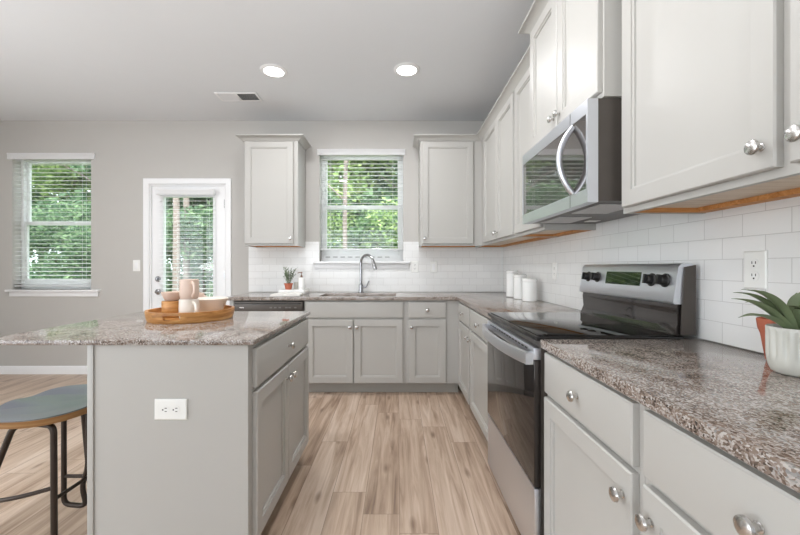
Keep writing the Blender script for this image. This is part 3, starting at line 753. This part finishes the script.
# ------------------------------------------------------------------ outlets and switches
def plate(label, kind, loc, rz, horiz=False, name=None, z_off=0):
    """plate in local xz facing -y"""
    t = thing(name or ('light_switch' if kind == 'switch' else 'power_outlet'), label, 'switch' if kind == 'switch' else 'outlet', loc, rz)
    w, h = (.120, .076) if horiz else (.076, .120)
    mb = MB(); nested(mb, w, h, [(0, 0), (0, .003), (.004, .006)], -w/2, -h/2, -.0004); mb.build('cover_plate', 'plate', t)
    if kind == 'switch':
        MB().box(-.016, .016, -.0085, -.0066, -.033, .033).build('rocker', 'trim', t, bevel=.001)
    else:
        for s in (-1, 1):
            mb = MB(); o = s*.0195
            cx, cz = (o, 0) if horiz else (0, o)
            mb.lathe([(.0165, 0), (.0165, .0012), (0, .0012)], 20, (cx, -.0066, cz), '-y'); r = mb.build('receptacle', 'plate', t)
            mb = MB()
            for q in (-.006, .006):
                if horiz: mb.box(cx-.0005, cx+.0075, -.0084, -.0080, cz+q-.0013, cz+q+.0013)
                else: mb.box(cx+q-.0013, cx+q+.0013, -.0084, -.0080, cz-.0005, cz+.0075)
            if horiz: mb.box(cx-.010, cx-.005, -.0084, -.0080, cz-.0025, cz+.0025)
            else: mb.box(cx-.0025, cx+.0025, -.0084, -.0080, cz-.010, cz-.005)
            mb.build('slots', 'slot', r)
    return t
plate('white wall switch beside the back door', 'switch', (-2.822, YB, 1.170), 0)
plate('white outlet plate on tiles just right of sink window ledge', 'outlet', (.182, YB-TH, 1.157), 0)
plate('white switch plate on tiles under the corner wall cabinet', 'switch', (.385, YB-TH, 1.155), 0)
plate('white outlet on right tiled wall between canisters and range', 'outlet', (XR-TH, 2.70, 1.125), -PI/2)
plate('white outlet on tiled wall above the succulent', 'outlet', (XR-TH, 1.185, 1.146), -PI/2)
plate('white horizontal outlet on the grey island end', 'outlet', ((171-398)/270.5, IY0-.0063, .629), 0, True)

# ------------------------------------------------------------------ ceiling fixtures
for i, (x, y) in enumerate(CANS):
    vis = i < 2
    lab = ['round recessed ceiling light nearer the left, beside the vent', 'round recessed ceiling light further right, toward the wall cabinets'][i] if vis else 'round recessed ceiling light out of view, added for fill'
    t = thing('recessed_light', lab, 'light', (x, y, CEIL), 0, 'recessed ceiling lights')
    mb = MB(); mb.lathe([(.078, -.010), (.086, -.009), (.105, -.003), (.106, -.0004), (.078, -.0004), (.078, -.010)], 40); mb.build('trim_ring', 'trim', t)
    mb = MB(); mb.lathe([(.0775, -.0006), (.0775, -.006), (.06, -.0075), (0, -.008)], 40); mb.build('lens', 'emis', t)
t = thing('ceiling_vent', 'white rectangular air vent with slats in the ceiling', 'vent', (-1.475, 3.475, CEIL))
mb = MB()
for q in ((-.19, .19, -.085, -.070), (-.19, .19, .070, .085), (-.19, -.172, -.07, .07), (.172, .19, -.07, .07), (-.005, .005, -.07, .07)): mb.box(q[0], q[1], q[2], q[3], -.008, -.0004)
mb.build('frame', 'trim', t, bevel=.002)
MB().box(-.172, .172, -.070, .070, -.002, -.0003).build('backing', 'ventdark', t)
mb = MB()
for k in range(10):
    y = -.064+k*.014; mb.add([(-.172, y, -.0025), (-.005, y, -.0025), (-.005, y+.011, -.007), (-.172, y+.011, -.007), (-.172, y, -.0018), (-.005, y, -.0018), (-.005, y+.011, -.0063), (-.172, y+.011, -.0063)], [(0,1,2,3),(7,6,5,4),(0,4,5,1),(1,5,6,2),(2,6,7,3),(3,7,4,0)])
    y2 = -.064+k*.014+.011; mb.add([(.005, y2, -.0025), (.172, y2, -.0025), (.172, y2-.011, -.007), (.005, y2-.011, -.007), (.005, y2, -.0018), (.172, y2, -.0018), (.172, y2-.011, -.0063), (.005, y2-.011, -.0063)], [(0,1,2,3),(7,6,5,4),(0,4,5,1),(1,5,6,2),(2,6,7,3),(3,7,4,0)])
mb.build('louvers', 'alum', t)

# ------------------------------------------------------------------ tray and tableware
TZ = ZC+.0004; TX, TY, TR = -1.072, 1.950, .204
t = thing('serving_tray', 'round wooden serving tray with cut-out handles on the island', 'tray', (TX, TY, TZ))
def tray_mesh():
    mb = MB(); seg = 96; r0, r1 = TR, TR-.013; hgt = .052; bz = .012; vs = []; fs = []
    def handle(a):
        for c in (math.radians(-86), math.radians(94)):
            d = (a-c+PI) % (2*PI)-PI
            if abs(d) < .20: return True
        return False
    for k in range(seg):
        a = 2*PI*k/seg; c, s = math.cos(a), math.sin(a); i = 1-.03
        for (r, z) in ((r0*.955, 0), (r0*.985, .018), (r0, .038), (r0, hgt), (r1, hgt), (r1, .038), (r1*.985, .018), (r1*.97, bz)): vs.append((r*c, r*s, z))
    n = 8
    for k in range(seg):
        k2 = (k+1) % seg; am = 2*PI*(k+.5)/seg; hd = handle(am)
        for i in range(n-1):
            if hd and i in (1, 5): continue
            fs.append((k*n+i, k2*n+i, k2*n+i+1, k*n+i+1))
        if hd:   # slot floor and ceiling
            fs.append((k*n+1, k2*n+1, k2*n+6, k*n+6)); fs.append((k*n+2, k*n+5, k2*n+5, k2*n+2))
        if hd != handle(2*PI*(k-.5)/seg): fs.append((k*n+1, k*n+2, k*n+5, k*n+6))
    fs.append(tuple(k*n for k in reversed(range(seg)))); fs.append(tuple(k*n+7 for k in range(seg)))
    return mb.add(vs, fs)
tray_mesh().build('tray_body', 'acacia', t, ang=40)
tb = TZ+.0124
def mug(name, label, loc, ang, body, handle_m, r=.048, h=.095, group=None):
    t = thing(name, label, 'mug', loc, ang)
    mb = MB(); mb.lathe([(0, 0), (r*.86, 0), (r*.95, .006), (r, .02), (r*1.02, h*.6), (r, h-.002), (r-.002, h), (r-.005, h-.002), (r-.005, .02), (r*.8, .008), (0, .008)], 36); mb.build('cup', body, t)
    mb = MB(); pts = []
    for i in range(13): u = i/12; pts.append((r-.003+.030*math.sin(PI*u)**.6, 0, h*.86-u*h*.70))
    mb.tube(pts, .0062, 10, squash=1.3); mb.build('handle', handle_m, t)
    return t
mug('coffee_mug', 'cream mug standing on the tray in front of wooden container', (TX+.044, TY-.105, tb), -PI*.20, 'ceramic', 'ceramic', .044, .098)
mug('coffee_mug', 'blush pink mug stacked on top of the cream mug', (TX+.044, TY-.103, tb+.0985), -PI*.24, 'blush', 'blush', .0425, .096)
mug('coffee_mug', 'small blush mug at the back of the tray, mostly hidden behind the stacked mugs', (TX-.047, TY+.125, tb), 0, 'blush', 'blush', .042, .112)
t = thing('serving_bowl', 'cream flared bowl on the right side of the wooden tray', 'bowl', (TX+.070, TY+.042, tb))
mb = MB(); mb.lathe([(0, 0), (.050, 0), (.057, .006), (.070, .033), (.084, .070), (.094, .088), (.092, .091), (.088, .088), (.078, .070), (.062, .033), (.045, .010), (0, .009)], 48); mb.build('bowl_body', 'ceramic', t)
tag(t, t['label'], 'bowl')
o = MB().lathe([(0, 0), (.047, 0), (.049, .003), (.049, .079), (.047, .082), (.043, .082), (.042, .075), (0, .074)], 40).build('wooden_container', 'acacia', loc=(TX-.088, TY-.02, tb)); tag(o, 'round wooden container on the left side of the tray', 'container')
o = MB().lathe([(0, 0), (.030, 0), (.036, .004), (.048, .030), (.052, .044), (.050, .045), (.045, .032), (.030, .008), (0, .006)], 40).build('small_bowl', 'blush', loc=(TX-.088, TY-.02, tb+.0825)); tag(o, 'small pale bowl resting on top of the wooden container', 'bowl')

# ------------------------------------------------------------------ canisters
def canister(label, x, y, r, h):
    t = thing('canister', label, 'canister', (x, y, ZC+.0004), 0, 'white canisters by the range')
    hb = h-.026
    mb = MB(); mb.lathe([(0, 0), (r-.004, 0), (r, .004), (r, hb-.003), (r-.003, hb), (0, hb)], 40); mb.build('jar', 'white_cer', t)
    mb = MB(); mb.lathe([(0, hb+.0004), (r-.001, hb+.0004), (r+.0015, hb+.004), (r+.001, h-.006), (r-.006, h), (0, h+.001)], 40); mb.build('lid', 'white_cer', t)
canister('short white lidded canister nearest the range', 1.030, 2.935, .055, .178)
canister('middle white lidded canister of the three on corner counter', 1.030, 3.165, .053, .206)
canister('tallest white lidded canister, furthest into the corner', 1.035, 3.40, .053, .238)

# ------------------------------------------------------------------ items left of sink
bk = thing('open_book', 'open white book lying on the counter left of sink', 'book', (-1.055, 3.565, ZC+.0004), .1)
mb = MB(); vs = []; fs = []; N = 16
for i in range(N+1):
    u = -1+2*i/N; z = .012+.014*abs(math.sin(PI*abs(u)**.7))*1.0; vs += [(u*.135, -.10, 0), (u*.135, .10, 0), (u*.135, .10, z), (u*.135, -.10, z)]
for i in range(N):
    for k in range(4): fs.append((i*4+k, i*4+(k+1) % 4, i*4+4+(k+1) % 4, i*4+4+k))
fs += [(0,1,2,3), (N*4, N*4+1, N*4+2, N*4+3)]; mb.add(vs, fs); mb.build('pages', 'paper', bk)
o = MB().box(-1.185, -.925, 3.71, 3.94, ZC+.0004, ZC+.041).build('display_riser', 'white_cer', bevel=.004); tag(o, 'low white riser block under the herb pot and white bottle', 'riser')
t = thing('potted_herb', 'small leafy grey-green herb in terracotta pot near dishwasher', 'plant', (-1.11, 3.80, ZC+.0414))
MB().lathe([(0, 0), (.030, 0), (.040, .05), (.045, .052), (.045, .062), (.040, .062), (.036, .052), (0, .05)], 28).build('pot', 'terra', t)
mb = MB()
for k in range(34):
    a = random.random()*2*PI; sp = random.uniform(.02, .09); hh = random.uniform(.07, .17)
    p0 = Vector((.012*math.cos(a), .012*math.sin(a), .052)); p2 = Vector((sp*math.cos(a), sp*math.sin(a), .055+hh)); p1 = (p0+p2)/2+Vector((0, 0, .02))
    mb.tube([p0, p1, p2], .0012, 5)
    for j in range(9):
        u = .25+.75*j/8; q = p0.lerp(p2, u)+Vector((0, 0, .02*math.sin(PI*u))); b = random.random()*2*PI; L = .021
        d = Vector((math.cos(b), math.sin(b), .6)).normalized(); s_ = d.cross(Vector((0, 0, 1))).normalized()*.006; nz = Vector((0, 0, .0012))
        mb.add([q, q+d*L*.5+s_, q+d*L, q+d*L*.5-s_, q+d*L*.5+nz], [(0,1,4), (1,2,4), (2,3,4), (3,0,4), (3,2,1,0)])
mb.build('foliage', 'herb', t)
t = thing('soap_bottle', 'slim white bottle with brown pump beside the potted herb', 'bottle', (-.975, 3.79, ZC+.0414))
MB().lathe([(0, 0), (.029, 0), (.032, .004), (.032, .112), (.028, .120), (.012, .124), (0, .124)], 32).build('bottle_body', 'white_cer', t)
mb = MB(); mb.lathe([(.0105, .1243), (.0105, .140), (.004, .142), (.004, .165), (.009, .167), (.009, .176), (0, .177)], 16); mb.tube([(0, 0, .171), (-.02, -.01, .171), (-.035, -.018, .166)], .0042, 8); mb.build('pump', 'cork', t)
t = thing('glass_cup', 'small grey cup between the herb and the white bottle', 'cup', (-1.045, 3.875, ZC+.0414))
MB().lathe([(0, 0), (.026, 0), (.030, .006), (.033, .07), (.031, .071), (.028, .008), (0, .006)], 28).build('cup_body', 'pot', t)

# ------------------------------------------------------------------ succulent and terracotta pot on the right counter
t = thing('potted_succulent', 'broad-leaved green succulent in ribbed off-white pot on near counter', 'plant', (1.003, .94, ZC+.0004))
fl = lambda a, z: (-.085*abs(math.cos(a*8))**4*min(1, max(0, (z-.035)/.012))*min(1, max(0, (.112-z)/.008)))
prof = [(0, 0), (.044, 0), (.050, .005), (.055, .018), (.058, .035), (.0595, .047), (.0598, .07), (.0600, .09), (.0600, .106), (.0597, .114), (.058, .117), (.055, .115), (.0535, .10), (0, .10)]
MB().lathe(prof, 176, flute=fl).build('pot', 'pot', t, ang=60)
MB().lathe([(  .053, .1003), (.04, .105), (0, .106)], 28).build('soil', 'soil', t)
def leaf(base, tip, wd, bow, th=.006, side=None):
    b, tp = Vector(base), Vector(tip); d = tp-b; mid = (b+tp)/2+Vector(bow); n = 14; mb = MB(); vs = []; fs = []
    for i in range(n+1):
        u = i/n; p_ = b*(1-u)**2+mid*2*u*(1-u)+tp*u*u; tg = (mid-b)*2*(1-u)+(tp-mid)*2*u; tg.normalize()
        s_ = tg.cross(Vector((0, 0, 1))); s_ = s_.normalized() if s_.length > .05 else Vector((0, 1, 0))
        if side: s_ = (s_*.5+Vector(side)).normalized()
        nn = s_.cross(tg).normalized(); ww = wd*(.62+.6*u-1.05*u**3)*(1-u**6)+.0004; ww = max(ww, .0004); t_ = th*(1-u)+.0006
        vs += [p_+s_*ww+nn*ww*.35, p_+nn*t_*.3, p_-s_*ww+nn*ww*.35, p_-s_*ww*.6-nn*t_*.4, p_-nn*t_, p_+s_*ww*.6-nn*t_*.4]
    for i in range(n):
        for k in range(6): fs.append((i*6+k, i*6+(k+1) % 6, i*6+6+(k+1) % 6, i*6+6+k))
    fs += [tuple(range(6)), tuple(n*6+k for k in range(6))]; mb.add(vs, fs); return mb
# tips given relative to the plant base
for (tip, wd, bow) in [((-.1855, -.02, .190), .017, (0, 0, .045)), ((-.154, .01, .203), .016, (.01, 0, .055)), ((-.179, -.04, .2136), .016, (.03, 0, .055)), ((-.159, -.01, .142), .014, (0, 0, .045)),
                       ((-.073, .02, .207), .020, (-.02, 0, .05)), ((.018, .01, .205), .024, (-.01, 0, .03)), ((.05, .05, .20), .020, (-.01, 0, .02)), ((.06, -.11, .17), .020, (0, 0, .05)),
                       ((.10, .03, .165), .018, (0, 0, .04)), ((.03, -.12, .165), .017, (0, 0, .05)), ((.03, .13, .165), .017, (0, 0, .05)), ((-.04, .10, .17), .015, (0, 0, .05))]:
    n_ = Vector((tip[0], tip[1], 0)).normalized()*.015
    leaf((n_.x, n_.y, .102), tip, wd, bow).build('leaf', 'aloe', t)
o = MB().lathe([(0, 0), (.024, 0), (.027, .004), (.037, .075), (.043, .092), (.046, .118), (.044, .120), (.041, .118), (.039, .09), (0, .088)], 40).build('terracotta_pot', 'terra', loc=(1.084, 1.07, ZC+.0004))
tag(o, 'terracotta pot tucked behind the ribbed succulent pot', 'pot')

# ------------------------------------------------------------------ bar stool
t = thing('bar_stool', 'dark saddle-seat counter stool with metal tube legs by island', 'stool', (-1.395, 1.53, 0), 0)
SZ = .612; sx, sy = .188, .215
def seat(zlo, zhi_f, rs=1.0):
    seg = 64; rings = 10; vs = []; fs = []
    def outline(a, q): 
        c, s = math.cos(a), math.sin(a); e = 2.6
        r = (abs(c)**e+abs(s)**e)**(-1/e); return (sx*q*rs*c*r, sy*q*rs*s*r)
    vs.append((0, 0, zhi_f(0, 0)))
    for j in range(1, rings+1):
        for k in range(seg): x_, y_ = outline(2*PI*k/seg, j/rings); vs.append((x_, y_, zhi_f(x_, y_)))
    for k in range(seg): fs.append((0, 1+k, 1+(k+1) % seg))
    for j in range(rings-1):
        for k in range(seg): a = 1+j*seg; fs.append((a+k, a+seg+k, a+seg+(k+1) % seg, a+(k+1) % seg))
    b = len(vs)
    for k in range(seg): x_, y_ = outline(2*PI*k/seg, 1); vs.append((x_*.98, y_*.98, zlo))
    for k in range(seg): a = 1+(rings-1)*seg; fs.append((a+k, b+k, b+(k+1) % seg, a+(k+1) % seg))
    fs.append(tuple(b+k for k in range(seg))); return MB().add(vs, fs)
def top(x_, y_):
    rr = math.sqrt((x_/sx)**2+(y_/sy)**2); d = -.012*max(0, 1-rr**2)
    d -= .012*math.exp(-((y_-.08)/.05)**2)*max(0, min(1, .6-x_/sx*.7)); d -= .012*math.exp(-((y_+.08)/.05)**2)*max(0, min(1, .6-x_/sx*.7))
    return SZ+d
st = seat(SZ-.028, lambda x_, y_: top(x_, y_)-.004).build('seat', 'seatedge', t, ang=50)
seat(SZ-.002-.012, lambda x_, y_: top(x_, y_), .985).build('seat_top', 'seattop', st, ang=50)
def bend(pts, r, n=6):
    """polyline with rounded corners"""
    P = [Vector(p) for p in pts]; out = [P[0]]
    for i in range(1, len(P)-1):
        a = (P[i-1]-P[i]).normalized(); b = (P[i+1]-P[i]).normalized(); p0 = P[i]+a*r; p1 = P[i]+b*r
        for k in range(n+1): u = k/n; out.append(p0*(1-u)**2+P[i]*2*u*(1-u)+p1*u*u)
    out.append(P[-1]); return out
zt = SZ-.0405
for (topx, topy, fx, fy) in ((.128, -.150, .135, -.155), (-.02, -.150, -.215, -.185), (.128, .150, .135, .155), (-.02, .150, .0, .185)):
    MB().tube(bend([(.05, topy*.9, zt), (topx, topy, zt), (fx, fy, .012)], .03), .0105, 12).build('leg', 'tube', t)
    MB().lathe([(.014, 0.0005), (.014, .014), (.010, .016)], 14, (fx, fy, 0)).build('foot_cap', 'rubber', t)
for q in (-1, 1):
    a, b = Vector((.131, q*.152, .345)), (Vector((-.115, q*.167, .305)) if q < 0 else Vector((-.008, q*.167, .305)))
    c_ = (a+b)/2+Vector((0, q*.055, 0)); MB().tube([a*(1-u)**2+c_*2*u*(1-u)+b*u*u for u in [k/12 for k in range(13)]], .0075, 10).build('foot_rail', 'tube', t)
MB().tube(bend([(.032, .0, zt), (.032, .0, .187), (.125, .0, .180), (.105, .0, .26), (.130, .0, .34), (.130, .0, zt)], .03), .0095, 12).build('inner_frame', 'tube', t)
MB().tube([(.131, -.153, .30), (.132, 0, .30), (.131, .153, .30)], .007, 10).build('cross_bar', 'tube', t)
MB().tube([(.032, 0, .302), (.131, 0, .302)], .007, 10).build('cross_bar', 'tube', t)
MB().box(-.10, .10, -.14, .14, SZ-.0402-.0, SZ-.0285).build('mounting_plate', 'tube', t)

# ------------------------------------------------------------------ outdoors
g = MB().box(-26, 14, YB+.2, 34, -.35, -.25).build('ground', 'lawn'); struct(g)
def leaves(mb, c, R_, n, size):
    for _ in range(n):
        while True:
            p_ = Vector((random.uniform(-1, 1), random.uniform(-1, 1), random.uniform(-1, 1)))
            if .25 < p_.length < 1: break
        q = Vector(c)+Vector((p_.x*R_[0], p_.y*R_[1], p_.z*R_[2]))
        d = Vector((random.gauss(0, 1), random.gauss(0, 1), random.gauss(0, .7))).normalized(); s_ = d.cross(Vector((random.gauss(0, 1), random.gauss(0, 1), random.gauss(0, 1)))).normalized()
        L = size*random.uniform(.6, 1.3); mb.v += [tuple(q-d*L), tuple(q+s_*L*.42), tuple(q+d*L), tuple(q-s_*L*.42)]; n0 = len(mb.v)-4; mb.f.append((n0, n0+1, n0+2, n0+3))
def crown_mesh(name, m, blobs, size, n):
    mb = MB()
    for (c, R_) in blobs: leaves(mb, c, R_, n, size)
    me = bpy.data.meshes.new(name); me.from_pydata(mb.v, [], mb.f); me.materials.append(M[m]); return me
def place_mesh(name, me, parent, loc=(0,0,0), sc=1, rz=0):
    o = bpy.data.objects.new(name, me); COL.objects.link(o); o.parent = parent; o.location = loc; o.scale = (sc,)*3; o.rotation_euler = (0,0,rz); return o
def blobs(k, w, h0, h1, r):
    return [((random.uniform(-w, w), random.uniform(-w, w)*.8, random.uniform(h0, h1)), (r*random.uniform(.8, 1.3), r*random.uniform(.8, 1.2), r*random.uniform(.6, .9))) for _ in range(k)]
shrub_me = [crown_mesh('foliage', m, blobs(14, 1.0, .4, 2.2, .6), .058, 640) for m in ('leafA', 'leafB', 'leafA')]
tree_me = [crown_mesh('foliage', m, blobs(26, 2.0, 3.0, 8.0, 1.0), .12, 420) for m in ('leafA', 'leafC', 'leafB')]
def trunk(parent, r, h, m):
    mb = MB(); mb.tube([(0, 0, 0), (.03, 0, h*.3), (-.03, .02, h*.6), (.02, 0, h)], [r, r*.8, r*.6, r*.3], 12)
    for k in range(7): a = k*2.4; z = h*(.35+.08*k); mb.tube([(0, 0, z), (.7*math.cos(a), .7*math.sin(a), z+.6), (1.5*math.cos(a), 1.5*math.sin(a), z+1.0)], [r*.3, r*.2, r*.08], 6)
    return mb.build('trunk', m, parent)
def tree(x, y, k, label, r=.14, m='bark', sc=1, group='trees outside', h=8.0, foliage=True):
    t = thing('garden_tree', label, 'tree', (x, y, -.25), random.random()*6, group)
    trunk(t, r, h, m)
    if foliage: place_mesh('foliage', tree_me[k], t, (0, 0, 0), sc, random.random()*6)
    return t
def shrub(x, y, k, label, sc=1.0):
    t = thing('garden_shrub', label, 'shrub', (x, y, -.25), 0, 'shrubs outside')
    MB().tube([(0, 0, 0), (.03, 0, .6*sc), (0, .03, 1.6*sc)], [.05, .04, .02], 8).build('stem', 'bark2', t)
    place_mesh('foliage', shrub_me[k], t, (0, 0, 0), sc, random.random()*6)
SL = {'l': 'leafy green shrub outside the left window', 'd': 'leafy green shrub outside the back door', 's': 'bright green shrub outside the sink window'}
TL = {'l': 'green tree seen through the left window', 'd': 'dense green tree seen through the back door', 's': 'green tree seen through the window above the sink'}
for (x, y, k, w_, sc) in [(-10.6, 9.6, 0, 'l', 1.0), (-8.6, 9.4, 2, 'l', 1.05), (-9.6, 11.5, 0, 'l', 1.3), (-7.0, 10.2, 0, 'd', 1.1), (-5.2, 10.0, 2, 'd', 1.1), (-4.2, 11.4, 0, 'd', 1.1),
                          (-2.4, 8.8, 1, 's', 1.05), (-.9, 9.0, 0, 's', 1.15), (.5, 8.8, 1, 's', 1.1), (1.8, 10.2, 0, 's', 1.2), (-1.6, 10.8, 2, 's', 1.4)]: shrub(x, y, k, SL[w_], sc)
for (x, y, k, w_) in [(-16, 16, 0, 'l'), (-13, 15, 2, 'l'), (-10.8, 14, 0, 'l'), (-7.6, 14.5, 1, 'd'), (-5.0, 14, 0, 'd'), (-1.8, 13.5, 2, 's'), (.6, 13, 0, 's'), (3.2, 15, 1, 's')]:
    tree(x, y, k, TL[w_])
for (x, y, k, w_) in [(-19, 20, 1, 'l'), (-15, 20, 1, 'l'), (-11, 20, 1, 'd'), (-7.5, 19, 1, 'd'), (-3.5, 18, 1, 's'), (0.2, 18, 1, 's'), (4.2, 19, 1, 's')]:
    tree(x, y, k, 'dark evergreen tree far back behind the garden', sc=1.15)
tree(-4.85, 8.2, 0, 'bare pale tree trunk outside the back door, left one', r=.085, foliage=False, group='bare trunks')
tree(-5.02, 8.9, 0, 'bare pale tree trunk outside the back door, right one', r=.085, foliage=False, group='bare trunks')
tree(-1.11, 8.0, 0, 'bare pale tree trunk outside the sink window', r=.06, foliage=False, group='bare trunks')
